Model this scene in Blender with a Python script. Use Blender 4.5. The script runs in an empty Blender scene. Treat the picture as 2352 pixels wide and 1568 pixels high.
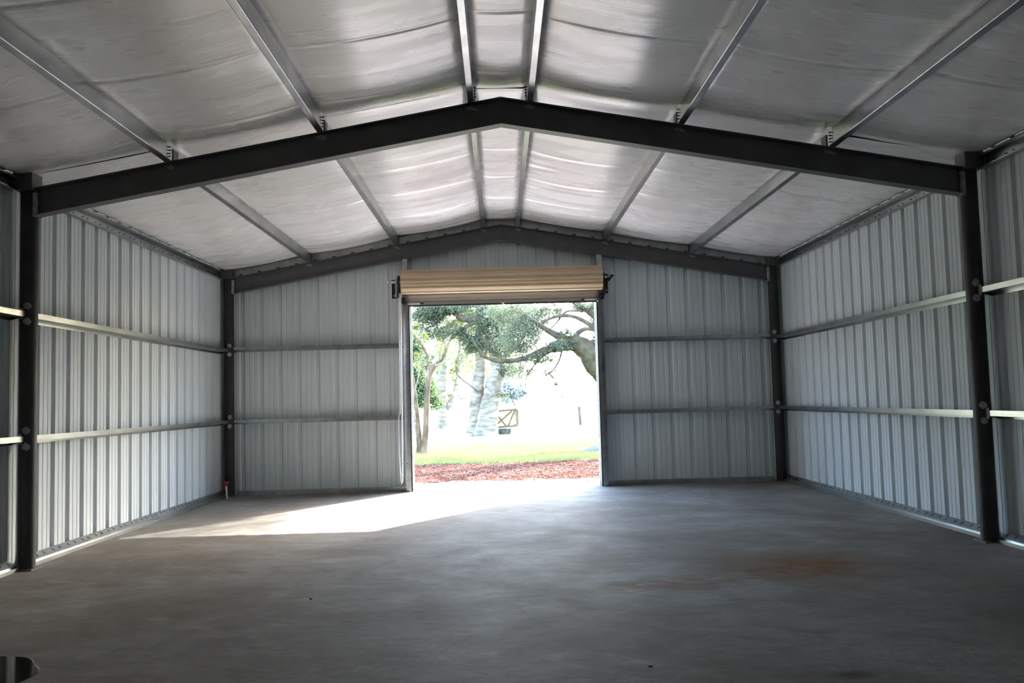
import bpy, math, random
import numpy as np
from mathutils import Vector, Matrix

# ------------------------------------------------------------------ camera, sky, sun, exposure
scene = bpy.context.scene
col = scene.collection
F_PX, CAM = 1993.56, np.array([-.0735, -14.2004, 1.4349])
YAW, PITCH, ROLL = .0152, .066, -.0265
_f = np.array([math.sin(YAW)*math.cos(PITCH), math.cos(YAW)*math.cos(PITCH), math.sin(PITCH)])
_r = np.array([math.cos(YAW), -math.sin(YAW), 0.]); _u = np.cross(_r, _f)
_R = _r*math.cos(ROLL)+_u*math.sin(ROLL); _U = -_r*math.sin(ROLL)+_u*math.cos(ROLL)
cd = bpy.data.cameras.new('camera'); cam = bpy.data.objects.new('camera', cd); col.objects.link(cam)
cd.sensor_fit = 'HORIZONTAL'; cd.sensor_width = 36.; cd.lens = F_PX/2352*36.; cd.clip_end = 800
m = Matrix.Identity(4)
for i in range(3):
    m[i][0], m[i][1], m[i][2], m[i][3] = _R[i], _U[i], -_f[i], CAM[i]
cam.matrix_world = m
scene.camera = cam

SUN_TO = Vector((.495, .716, .492)).normalized()          # towards the sun: out of the door, to one side
world = bpy.data.worlds.new('world'); scene.world = world; world.use_nodes = True
wn, wl = world.node_tree.nodes, world.node_tree.links
sky = wn.new('ShaderNodeTexSky'); sky.sky_type = 'NISHITA'; sky.sun_disc = False
sky.sun_elevation = math.asin(SUN_TO.z); sky.sun_rotation = math.atan2(SUN_TO.x, SUN_TO.y)
sky.air_density = 1.0; sky.dust_density = 1.0; sky.ozone_density = 1.0
bg = wn['Background']; bg.inputs[1].default_value = .95
wl.new(sky.outputs[0], bg.inputs[0])
sd = bpy.data.lights.new('sun', 'SUN'); sd.energy = 7.0; sd.angle = .0093; sd.color = (1., .985, .965)
so = bpy.data.objects.new('sun', sd); col.objects.link(so); so.location = (20, 30, 20)
so.rotation_euler = SUN_TO.to_track_quat('Z', 'Y').to_euler()
vs = scene.view_settings
vs.view_transform = 'Standard'; vs.look = 'None'; vs.gamma = 1.; vs.use_curve_mapping = False
vs.exposure = 2.58

rnd = random.Random(7)
nr = np.random.default_rng(11)
FT = .3048
W = 15*FT                     # wall sheet inner face, either side
BAY = 20*FT
SL, ZR = .1766, 4.29          # roof slope, top of rafter at the ridge
PH = .155                     # purlin height
CX = 4.44                     # column centre line
def zraf(x): return ZR-SL*abs(x)
def zroof(x): return ZR+PH+.012-SL*abs(x)
def at(x, y, Y):              # photograph pixel -> point on the plane at depth Y
    d = _f+(x-1176)/F_PX*_R-(y-784)/F_PX*_U
    return CAM+(Y-CAM[1])/d[1]*d

# ------------------------------------------------------------------ mesh helpers
class MB:
    def __init__(s): s.v, s.f = [], []
    def add(s, v, f):
        n = len(s.v); s.v += [tuple(p) for p in v]; s.f += [tuple(n+i for i in q) for q in f]; return s
    def box(s, x0, x1, y0, y1, z0, z1):
        v = [(x, y, z) for z in (z0, z1) for y in (y0, y1) for x in (x0, x1)]
        return s.add(v, [(0,2,3,1),(4,5,7,6),(0,1,5,4),(2,6,7,3),(0,4,6,2),(1,3,7,5)])
    def prism(s, prof, place, t0, t1, closed=True):     # 2D profile swept between two ends; place(u,v,t)->xyz
        n = len(prof)
        v = [place(u, w, t0) for u, w in prof]+[place(u, w, t1) for u, w in prof]
        f = [(i, (i+1) % n, n+(i+1) % n, n+i) for i in range(n)]
        f += [tuple(range(n-1, -1, -1)), tuple(range(n, 2*n))]
        return s.add(v, f)
    def cyl(s, a, b, r, n=16, r2=None):
        a, b = Vector(a), Vector(b); d = (b-a).normalized(); r2 = r if r2 is None else r2
        p = d.orthogonal().normalized(); q = d.cross(p)
        v = [a+r*(math.cos(t)*p+math.sin(t)*q) for t in np.linspace(0, 2*math.pi, n, endpoint=False)]
        v += [b+r2*(math.cos(t)*p+math.sin(t)*q) for t in np.linspace(0, 2*math.pi, n, endpoint=False)]
        return s.add(v, [(i, (i+1) % n, n+(i+1) % n, n+i) for i in range(n)]+[tuple(range(n-1, -1, -1)), tuple(range(n, 2*n))])
    def tube(s, pts, rad, n=8):
        P = [Vector(p) for p in pts]; N = len(P); v = []; q = None
        for i in range(N):
            d = (P[min(i+1, N-1)]-P[max(i-1, 0)]).normalized()
            if q is None: q = d.orthogonal().normalized()
            q = (q-d*q.dot(d)).normalized(); w = d.cross(q)
            for k in range(n):
                t = 2*math.pi*k/n; v.append(P[i]+float(rad[i])*(math.cos(t)*q+math.sin(t)*w))
        f = [(i*n+k, i*n+(k+1) % n, (i+1)*n+(k+1) % n, (i+1)*n+k) for i in range(N-1) for k in range(n)]
        f += [tuple(range(n-1, -1, -1)), tuple((N-1)*n+k for k in range(n))]
        return s.add(v, f)
    def build(s, name, mat, parent=None, smooth=False, fix=True):
        me = bpy.data.meshes.new(name); me.from_pydata(s.v, [], s.f); me.update()
        if fix:
            import bmesh
            b = bmesh.new(); b.from_mesh(me); bmesh.ops.recalc_face_normals(b, faces=b.faces); b.to_mesh(me); b.free()
        return link(name, me, mat, parent, smooth)
def link(name, me, mat, parent=None, smooth=False):
    me.materials.clear(); me.materials.append(mat)
    if smooth:
        me.polygons.foreach_set('use_smooth', [True]*len(me.polygons))
    o = bpy.data.objects.new(name, me); col.objects.link(o)
    if parent: o.parent = parent
    return o
def sharp(o, deg=35):
    o.data.polygons.foreach_set('use_smooth', [True]*len(o.data.polygons))
    o.data.set_sharp_from_angle(angle=math.radians(deg)); return o
def empty(name, loc=(0, 0, 0)):
    o = bpy.data.objects.new(name, None); col.objects.link(o); o.location = loc; o.empty_display_size = .1; return o
def tag(o, label=None, cat=None, group=None, kind=None):
    if label: o['label'] = label
    if cat: o['category'] = cat
    if group: o['group'] = group
    if kind: o['kind'] = kind
    return o
def np_mesh(name, V, Fq):
    me = bpy.data.meshes.new(name); V = np.asarray(V, np.float32); Fq = np.asarray(Fq, np.int32)
    me.vertices.add(len(V)); me.vertices.foreach_set('co', V.ravel())
    k = Fq.shape[1]
    me.loops.add(Fq.size); me.loops.foreach_set('vertex_index', Fq.ravel())
    me.polygons.add(len(Fq)); me.polygons.foreach_set('loop_start', np.arange(0, Fq.size, k, dtype=np.int32))
    me.update(calc_edges=True); me.validate(); return me

# ------------------------------------------------------------------ materials
def mat(name, base, rough=.5, metal=0., spec=.5, **kw):
    M = bpy.data.materials.new(name); M.use_nodes = True
    b = M.node_tree.nodes['Principled BSDF']
    b.inputs['Base Color'].default_value = (*base, 1); b.inputs['Roughness'].default_value = rough
    b.inputs['Metallic'].default_value = metal; b.inputs['Specular IOR Level'].default_value = spec
    for k, v in kw.items(): b.inputs[k].default_value = v
    return M
class NT:                                    # small node-graph helper
    def __init__(s, M): s.M = M; s.n = M.node_tree.nodes; s.l = M.node_tree.links; s.b = s.n['Principled BSDF']
    def new(s, t, **kw):
        n = s.n.new(t)
        for k, v in kw.items(): setattr(n, k, v)
        return n
    def link(s, a, b): s.l.new(a, b)
    def _in(s, sock, v):
        if hasattr(v, 'is_output'): s.l.new(v, sock)
        else: sock.default_value = v
    def coord(s): return s.new('ShaderNodeTexCoord').outputs['Object']
    def mapping(s, v, loc=(0,0,0), rot=(0,0,0), sc=(1,1,1)):
        n = s.new('ShaderNodeMapping'); s.link(v, n.inputs[0])
        n.inputs[1].default_value = loc; n.inputs[2].default_value = rot; n.inputs[3].default_value = sc; return n.outputs[0]
    def noise(s, v, scale, detail=4., rough=.55, dist=0.):
        n = s.new('ShaderNodeTexNoise'); s.link(v, n.inputs['Vector'])
        n.inputs['Scale'].default_value = scale; n.inputs['Detail'].default_value = detail
        n.inputs['Roughness'].default_value = rough; n.inputs['Distortion'].default_value = dist; return n
    def ramp(s, f, pts):
        n = s.new('ShaderNodeValToRGB'); s.link(f, n.inputs[0]); e = n.color_ramp.elements
        while len(e) < len(pts): e.new(.5)
        for q, (p, c) in zip(e, pts): q.position = p; q.color = (*c, 1) if len(c) == 3 else c
        return n.outputs[0]
    def rampv(s, f, a, b, lo=0., hi=1.):
        n = s.new('ShaderNodeMapRange'); s.link(f, n.inputs[0]); n.interpolation_type = 'SMOOTHSTEP'
        for i, v in enumerate((a, b, lo, hi)): n.inputs[i+1].default_value = v
        return n.outputs[0]
    def mix(s, fac, a, b, blend='MIX'):
        n = s.new('ShaderNodeMix', data_type='RGBA', blend_type=blend)
        s._in(n.inputs[0], fac)
        s._in(n.inputs[6], a if hasattr(a, 'is_output') else (*a, 1)); s._in(n.inputs[7], b if hasattr(b, 'is_output') else (*b, 1))
        return n.outputs[2]
    def math(s, op, a, b=0., c=0.):
        n = s.new('ShaderNodeMath', operation=op); s._in(n.inputs[0], a); s._in(n.inputs[1], b); s._in(n.inputs[2], c); return n.outputs[0]
    def bump(s, h, strength=.3, dist=.01):
        n = s.new('ShaderNodeBump'); n.inputs['Strength'].default_value = strength; n.inputs['Distance'].default_value = dist
        s.link(h, n.inputs['Height']); s.link(n.outputs[0], s.b.inputs['Normal'])
    def color(s, c): s.link(c, s.b.inputs['Base Color'])
    def rough(s, c): s.link(c, s.b.inputs['Roughness'])

def noisy(name, a, b, scale, rough=.5, metal=0., spec=.5, stretch=(1,1,1), bump=0., detail=5., lo=.35, hi=.65, **kw):
    M = mat(name, a, rough, metal, spec, **kw); t = NT(M)
    v = t.mapping(t.coord(), sc=stretch); n = t.noise(v, scale, detail)
    t.color(t.ramp(n.outputs[0], [(lo, a), (hi, b)]))
    if bump: t.bump(n.outputs[0], bump)
    return M
M_PANEL = noisy('painted_wall_sheet', (.56, .615, .635), (.62, .675, .695), 3., .65, .0, .08, stretch=(1, 1, .15))
M_GALV = noisy('galvanised_steel', (.30, .32, .325), (.43, .45, .455), 7., .3, .9, stretch=(1, .35, 1), detail=3., bump=.06)
M_PRIMER = noisy('grey_primer_steel', (.085, .084, .087), (.11, .108, .112), 5., .5, .0, .5)
M_PIPE = noisy('dark_pipe_primer', (.028, .027, .029), (.042, .041, .043), 5., .55, .0, .3)
M_SCUFF = noisy('bare_touch_up_patch', (.2, .2, .2), (.36, .355, .35), 22., .5)
M_BLACK = mat('black_bracket_paint', (.008, .008, .009), .35)
M_RUBBER = mat('black_rubber', (.012, .012, .012), .7)
M_TAN = noisy('tan_door_paint', (.50, .385, .245), (.55, .42, .275), 3., .33, .0, .5)
M_CURT = mat('grey_inner_curtain', (.55, .54, .52), .4, .1)
M_ALU = mat('dull_aluminium', (.55, .55, .54), .35, .9)
M_WHITE = mat('white_trim_paint', (.8, .8, .78), .4)
M_CHAIN = mat('bright_zinc_chain', (.88, .9, .92), .35, .35)
M_DARK = mat('dark_steel_screw', (.05, .05, .055), .45, .6)
M_PVC = mat('white_pvc', (.75, .74, .68), .35)
M_RED = mat('red_valve_plastic', (.4, .01, .015), .4)
M_ROOF = mat('roof_sheet_metal', (.5, .5, .5), .5, .3)
M_WATER = mat('standing_water', (.012, .012, .011), .06, 0., .1)

# reflective vinyl facing of the roof insulation
M_FOIL = mat('foil_insulation_facing', (.93, .93, .93), .36, .16, .5, Anisotropic=.8)
t = NT(M_FOIL); v = t.coord()
n1 = t.noise(t.mapping(v, sc=(.035, 20., 0.)), 2.2, 2., .5, 0.)
n2 = t.noise(t.mapping(v, sc=(.8, 3., 1.)), 1.3, 3.)
t.rough(t.rampv(n2.outputs[0], .3, .7, .24, .32))
tn = t.new('ShaderNodeCombineXYZ'); tn.inputs[1].default_value = 1.; t.link(tn.outputs[0], t.b.inputs['Tangent'])
t.bump(n1.outputs[0], .12, .02)

# concrete
M_CONC = mat('concrete_slab', (.4, .39, .37), .5, 0., .03)
t = NT(M_CONC); v = t.coord()
big = t.noise(v, .55, 5., .6, .5); mid = t.noise(t.mapping(v, sc=(1., 1.25, 1.)), 2.0, 8., .68, .5); fine = t.noise(v, 30., 4.)
base = t.ramp(big.outputs[0], [(.32, (.15, .133, .108)), (.5, (.208, .193, .172)), (.68, (.275, .265, .25))])
base = t.mix(t.rampv(mid.outputs[0], .44, .74, 0., .62), base, (.15, .133, .11))
base = t.mix(t.rampv(mid.outputs[0], .45, .25, 0., .3), base, (.41, .41, .415))
swl = t.noise(t.mapping(v, rot=(0, 0, .5), sc=(1., 2.2, 1.)), 5., 7., .7, 1.6)
base = t.mix(t.rampv(swl.outputs[0], .5, .68, 0., .45), base, (.125, .108, .088))
base = t.mix(t.rampv(swl.outputs[0], .45, .3, 0., .3), base, (.36, .36, .355))
sw = t.new('ShaderNodeTexWave', wave_type='RINGS', rings_direction='Z'); wv = t.mapping(v, loc=(3.6, 8.2, 0))
t.link(wv, sw.inputs[0]); sw.inputs['Scale'].default_value = 5.; sw.inputs['Distortion'].default_value = 5.; sw.inputs['Detail'].default_value = 3.
patch = t.noise(v, .9, 3.)
swm = t.math('MULTIPLY', t.rampv(sw.outputs['Fac'], .55, .95), t.rampv(patch.outputs[0], .5, .66, 0., .3))
base = t.mix(swm, base, (.17, .165, .155))
def blob(cx, cy, rx, ry, rot=0., soft=.55, wob=.8, freq=3.):      # irregular patch mask around a floor point
    mv = t.mapping(v, loc=(0, 0, 0)); w = t.noise(v, freq, 5., .65)
    sub = t.new('ShaderNodeVectorMath', operation='SUBTRACT'); t.link(mv, sub.inputs[0]); sub.inputs[1].default_value = (cx, cy, 0)
    rt = t.mapping(sub.outputs[0], rot=(0, 0, -rot)); rt = t.mapping(rt, sc=(1/rx, 1/ry, 0))
    ln = t.new('ShaderNodeVectorMath', operation='LENGTH'); t.link(rt, ln.inputs[0])
    d = t.math('ADD', ln.outputs['Value'], t.math('MULTIPLY', t.math('SUBTRACT', w.outputs[0], .5), wob*2))
    return t.rampv(d, 1.+soft*.4, 1.-soft, 0., 1.)
streak = t.noise(t.mapping(v, rot=(0, 0, .35), sc=(2., 9., 1.)), 2.5, 6., .7, .6)
st = t.rampv(streak.outputs[0], .38, .54, 0., 1.)
rust = t.math('MULTIPLY', blob(2.42, -7.0, .50, .38, .6, .9, .8, 5.), st)
base = t.mix(rust, base, (.13, .03, .009))
base = t.mix(t.math('MULTIPLY', blob(2.36, -6.95, .85, .75, .6, 1., .8, 3.), .6), base, (.19, .115, .06))
trail = t.math('MULTIPLY', blob(1.25, -7.5, .75, .3, .3, .9, .9, 4.), st)
base = t.mix(t.math('MULTIPLY', trail, .75), base, (.17, .085, .04))
base = t.mix(t.math('MULTIPLY', blob(1.67, -9.74, .13, .07, 0., .8, .3), .75), base, (.07, .06, .045))
base = t.mix(t.math('MULTIPLY', blob(-2.4, -6.55, .13, .06, 0., .9, .4), .6), base, (.12, .1, .075))
base = t.mix(t.math('MULTIPLY', blob(-1.55, -10.0, .25, .12, 0., .9, .5), .5), base, (.27, .13, .05))
base = t.mix(t.math('MULTIPLY', blob(3.4, -8.5, .9, .5, .4, 1., .8), .3), base, (.13, .13, .13))
# tyre tread marks: two curved rows of short bars
for tx, ty, rr, amt in ((-1.1, -11.6, 2.95, .85), (-.9, -11.9, 3.75, .6)):
    sub = t.new('ShaderNodeVectorMath', operation='SUBTRACT'); t.link(v, sub.inputs[0]); sub.inputs[1].default_value = (tx, ty, 0)
    sp = t.new('ShaderNodeSeparateXYZ'); t.link(sub.outputs[0], sp.inputs[0])
    ang = t.math('ARCTAN2', sp.outputs[1], sp.outputs[0])
    ln = t.new('ShaderNodeVectorMath', operation='LENGTH'); t.link(sub.outputs[0], ln.inputs[0])
    rad = t.math('ABSOLUTE', t.math('SUBTRACT', ln.outputs['Value'], rr))
    bars = t.rampv(t.math('SINE', t.math('ADD', t.math('MULTIPLY', ang, 78.), t.math('MULTIPLY', rad, 18.))), .2, .7)
    band = t.rampv(rad, .13, .09, 0., 1.)
    arc = t.math('MULTIPLY', t.rampv(ang, 1.55, 1.75), t.rampv(ang, 2.6, 2.4))
    k = t.math('MULTIPLY', t.math('MULTIPLY', bars, band), t.math('MULTIPLY', arc, amt))
    base = t.mix(t.math('MULTIPLY', k, t.rampv(patch.outputs[0], .3, .5, .4, 1.)), base, (.16, .165, .17))
t.color(base)
t.rough(t.rampv(mid.outputs[0], .3, .7, .68, .82))
hb = t.math('ADD', t.math('MULTIPLY', mid.outputs[0], .7), t.math('MULTIPLY', fine.outputs[0], .15))
t.bump(hb, .25, .01)

# outdoors: grass, red dirt and pale gravel by place, with ragged borders
M_GROUND = mat('lawn_and_red_dirt', (.1, .15, .04), 1., 0., .0)
t = NT(M_GROUND); v = t.coord()
sp = t.new('ShaderNodeSeparateXYZ'); t.link(v, sp.inputs[0])
w1 = t.noise(v, .7, 6., .65); w2 = t.noise(v, 6., 5., .7); w3 = t.noise(v, 1.8, 5., .6, .6)
yy = t.math('ADD', sp.outputs[1], t.math('MULTIPLY', t.math('SUBTRACT', w1.outputs[0], .5), 2.4))
grass = t.ramp(w3.outputs[0], [(.3, (.12, .145, .05)), (.55, (.17, .19, .075)), (.75, (.22, .225, .11))])
dirt = t.ramp(w2.outputs[0], [(.3, (.026, .010, .006)), (.5, (.072, .031, .02)), (.7, (.145, .088, .068))])
grav = t.ramp(w2.outputs[0], [(.3, (.28, .18, .135)), (.5, (.56, .49, .43)), (.7, (.66, .61, .56))])
c = t.mix(t.rampv(yy, 6.6, 7.4), dirt, grass)
c = t.mix(t.rampv(yy, 2.5, 1.7), c, grav)
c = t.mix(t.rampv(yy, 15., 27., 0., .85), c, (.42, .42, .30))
t.color(c); t.bump(w2.outputs[0], .5, .05)
M_MULCH = noisy('grey_mulch', (.018, .017, .017), (.07, .065, .063), 9., .9, bump=.8)
M_BARK = noisy('grey_oak_bark', (.035, .028, .022), (.095, .082, .068), 5., .9, stretch=(1, 1, .5), bump=.8, spec=.15)
M_BARKP = noisy('pale_bark', (.075, .064, .05), (.20, .175, .145), 4., .9, stretch=(.6, .6, 1.6), bump=.7, spec=.15)
M_BARKB = noisy('brown_slim_bark', (.045, .029, .017), (.115, .081, .053), 6., .9, stretch=(1, 1, .4), bump=.6, spec=.15)
M_BARKM = noisy('mossy_bark', (.022, .017, .011), (.052, .044, .026), 4., .95, bump=.9, spec=.1)
def leafmat(name, c1, c2, trans):
    M = mat(name, c1, .55, 0., .35); t = NT(M)
    n = t.noise(t.coord(), 1.7, 5., .7); cc = t.ramp(n.outputs[0], [(.35, c1), (.65, c2)]); t.color(cc)
    tr = t.new('ShaderNodeBsdfTranslucent'); t.link(t.mix(.5, cc, trans), tr.inputs[0])
    mx = t.new('ShaderNodeMixShader'); mx.inputs[0].default_value = .42
    t.link(t.b.outputs[0], mx.inputs[1]); t.link(tr.outputs[0], mx.inputs[2]); t.link(mx.outputs[0], t.n['Material Output'].inputs[0])
    return M
M_LEAF = leafmat('oak_leaf', (.05, .062, .04), (.088, .1, .066), (.11, .14, .05))
M_LEAFY = leafmat('sun_tinted_leaf', (.07, .09, .018), (.12, .135, .035), (.18, .2, .03))  # yellower leaf copy, sunlight put into the colour
M_LEAFD = leafmat('dark_shrub_leaf', (.035, .065, .03), (.07, .11, .045), (.1, .16, .04))
M_LEAFF = leafmat('hazy_far_leaf', (.13, .155, .165), (.2, .225, .23), (.16, .19, .19))  # distance haze tinted into the leaf colour
M_LEAFP = leafmat('pale_haze_leaf', (.3, .31, .3), (.42, .42, .4), (.3, .32, .3))  # pale leaves, lightened further to stand for haze
M_BARKW = noisy('pale_haze_bark', (.3, .28, .25), (.45, .42, .38), 5., .9)  # pale bark, haze of distance put into its colour
M_TIMBER = noisy('yellow_painted_steel', (.04, .023, .004), (.07, .042, .009), 9., .6)
M_STONE = noisy('mossy_block', (.018, .021, .016), (.06, .066, .056), 7., .9, bump=.8)
M_POST = noisy('weathered_post', (.03, .022, .018), (.07, .055, .045), 8., .9)
M_GRASSB = leafmat('grass_blade', (.10, .12, .04), (.15, .17, .06), (.16, .18, .05))

# ------------------------------------------------------------------ floor, ground
o = MB().box(-4.63, 4.63, -18.42, .10, -.16, 0).build('floor', M_CONC); tag(o, 'stained grey concrete slab floor of the steel shed', kind='structure')
N = 60
xs = np.concatenate([np.linspace(-90, -8, 20), np.linspace(-7, 9, 70), np.linspace(10, 120, 22)])
ys = np.concatenate([np.linspace(.10, 16, 110), np.linspace(16.5, 60, 60), np.linspace(64, 260, 20)])
X, Y = np.meshgrid(xs, ys)
Z = -.10+.012*np.sin(X*1.7+Y*.6)+.010*np.sin(Y*2.3-X*.7)+.02*np.sin(X*.31+2)*np.sin(Y*.27)*(Y > 3)
Z = np.where(Y < .8, -.06+(Z+.06)*np.clip((Y-.1)/.7, 0, 1), Z)
gi = np.arange(len(xs)*len(ys)).reshape(len(ys), len(xs))
Fq = np.stack([gi[:-1, :-1], gi[:-1, 1:], gi[1:, 1:], gi[1:, :-1]], -1).reshape(-1, 4)
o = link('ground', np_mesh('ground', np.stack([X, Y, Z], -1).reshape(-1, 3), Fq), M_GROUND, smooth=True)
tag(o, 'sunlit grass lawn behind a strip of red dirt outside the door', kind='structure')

# ------------------------------------------------------------------ corrugated wall sheets
RIBD, RT, RB = .030, .026, .047
def rib_poly(a, b, phase):             # (along, depth outwards) polyline of ribbed sheet between a and b
    P = []
    k0, k1 = math.floor((a-phase)/FT)-1, math.ceil((b-phase)/FT)+1
    for k in range(k0, k1+1):
        c = phase+k*FT
        P += [(c-RB, 0), (c-RT, RIBD), (c, RIBD), (c+RT, RIBD), (c+RB, 0)]
        for mc in (c+FT*.36, c+FT*.64): P += [(mc-.014, 0), (mc-.007, .004), (mc+.007, .004), (mc+.014, 0)]
    P.sort()
    def dep(u):
        for (u0, d0), (u1, d1) in zip(P, P[1:]):
            if u0 <= u <= u1: return d0+(d1-d0)*(u-u0)/max(u1-u0, 1e-9)
        return 0
    return [(a, dep(a))]+[p for p in P if a+1e-4 < p[0] < b-1e-4]+[(b, dep(b))]
def sheet(poly, place, zb, zt, shift=0.):
    mb = MB(); n = len(poly); th = .0012
    v = []
    for off in (0, th):
        for u, d in poly: v.append(place(u, d+off+shift, zb(u)))
        for u, d in poly: v.append(place(u, d+off+shift, zt(u)))
    A, B, C, D = 0, n, 2*n, 3*n
    f = []
    for i in range(n-1):
        f += [(A+i, A+i+1, B+i+1, B+i), (C+i+1, C+i, D+i, D+i+1), (B+i, B+i+1, D+i+1, D+i), (A+i+1, A+i, C+i, C+i+1)]
    f += [(A, B, D, C), (A+n-1, C+n-1, D+n-1, B+n-1)]
    return mb.add(v, f)
PH_S = -.2032
EAVE_IN = zroof(W)+.008
walls = {}
for side, s in (('left', -1), ('right', 1)):
    wall = empty('wall_'+side, (s*W, -9.1, 0)); walls[side] = wall
    tag(wall, 'ribbed pale metal side wall '+('near the red-capped pipe' if s < 0 else 'near the rust stain'), kind='structure')
    y1 = .0; k = 0; me = None
    seam = PH_S-2*FT
    edges = [0.0, seam]
    while edges[-1]-3*FT > -18.29: edges.append(edges[-1]-3*FT)
    edges.append(-18.29)
    for i, (b, a) in enumerate(zip(edges, edges[1:])):
        full = abs((b-a)-3*FT) < 1e-4
        if full and me is not None:
            p = link('wall_panel', me, M_PANEL, wall)
        else:
            mb = sheet([(u-b, d) for u, d in rib_poly(a-.028, b+(.026 if i else 0), PH_S)], lambda u, d, z: (s*d, u, z), lambda u: .0, lambda u: EAVE_IN, 0)
            p = mb.build('wall_panel', M_PANEL, wall)
            if full: me = p.data
        p.location = (s*.0015*(i % 2), b+9.1, 0)
wall = empty('wall_end', (0, 0, 0)); tag(wall, 'ribbed pale metal gable wall around the open roll-up door', kind='structure')
D0, D1, DT = -1.535, 1.555, 3.0
def endwall(par, yin, sgn, cuts):
    for i, (a, b, zb) in enumerate(cuts):
        poly = rib_poly(a-(.02 if a > -4.5 else 0), b+(.02 if b < 4.5 else 0), 0.)
        if not any(abs(u) < 1e-6 for u, d in poly) and a < 0 < b: poly.append((0, RIBD)); poly.sort()
        sheet(poly, lambda u, d, z: (u, yin+sgn*d, z), lambda u: zb, lambda u: zroof(u)+.011, .0015*(i % 2)).build('wall_panel', M_PANEL, par)
e3 = 3*FT
endwall(wall, 0., 1, [(-W, -4*e3, 0)]*0+[(-W, -10.9*FT, 0), (-10.9*FT, -7.9*FT, 0), (-7.9*FT, D0-.03, 0),
        (D0-.03, -2.9*FT, DT), (-2.9*FT, .1*FT, DT), (.1*FT, 3.1*FT, DT), (3.1*FT, D1+.03, DT),
        (D1+.03, 7.1*FT, 0), (7.1*FT, 10.1*FT, 0), (10.1*FT, 13.1*FT, 0), (13.1*FT, W, 0)])
wall = empty('wall_rear', (0, -18.29, 0)); tag(wall, 'plain ribbed metal gable wall at the closed end', kind='structure')
wr = []
for a, b in zip([-15, -12, -9, -6, -3, 0, 3, 6, 9, 12], [-12, -9, -6, -3, 0, 3, 6, 9, 12, 15]): wr.append((a*FT, b*FT, 0))
for i, (a, b, zb) in enumerate(wr):
    poly = rib_poly(a-(.02 if a > -4.5 else 0), b+(.02 if b < 4.5 else 0), 0.)
    sheet(poly, lambda u, d, z: (u, -d, z), lambda u: 0, lambda u: zroof(u)+.011, .0015*(i % 2)).build('wall_panel', M_PANEL, wall)
# dark corner trims closing the sheets
for n_, (sx, yy_) in enumerate(((-1, 0), (1, 0), (-1, -18.29), (1, -18.29))):
    sy = 1 if yy_ == 0 else -1
    mb = MB().box(*sorted((sx*(W-.03), sx*(W+.04))), *sorted((yy_+sy*.033, yy_+sy*.036)), 0, EAVE_IN+.02)
    mb.box(*sorted((sx*(W+.034), sx*(W+.037))), *sorted((yy_-sy*.05, yy_+sy*.036)), 0, EAVE_IN+.02)
    mb.box(*sorted((sx*W, sx*(W+.034))), *sorted((yy_, yy_+sy*.033)), 0, EAVE_IN+.02)
    tag(mb.build('trim_%d' % (n_+1), M_PANEL), kind='structure')

# ------------------------------------------------------------------ roof: insulation facing between purlins, sheet above
ceil = empty('ceiling', (0, -9.1, 3.6)); tag(ceil, 'reflective wrinkled insulation facing hung under the sloping roof', kind='structure')
PX = [.28, 1.705, 3.13]
LINES = [-4.53, -3.13, -1.705, -.28, .28, 1.705, 3.13, 4.53]
BAYS = [(-BAY, 0.), (-2*BAY, -BAY), (-3*BAY, -2*BAY)]
PTH = .10
def smooth_rand(n, seed, period):
    g = np.random.default_rng(seed); k = max(4, int(n/period)+3)
    return np.interp(np.linspace(0, k-2, n), np.arange(k), g.standard_normal(k))
def field(ny, nx, py, pxx, seed):           # smooth 2D random field with given periods
    g = np.random.default_rng(seed); ky, kx = int(ny/py)+4, int(nx/pxx)+4
    G = g.standard_normal((ky, kx))
    def w(n, k, p):
        t_ = np.arange(n)/p; i = t_.astype(int); f = t_-i; f = f*f*(3-2*f); return i, f
    i, f = w(ny, ky, py); A = G[i]*(1-f)[:, None]+G[i+1]*f[:, None]
    j, h = w(nx, kx, pxx); return A[:, j]*(1-h)+A[:, j+1]*h
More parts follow.
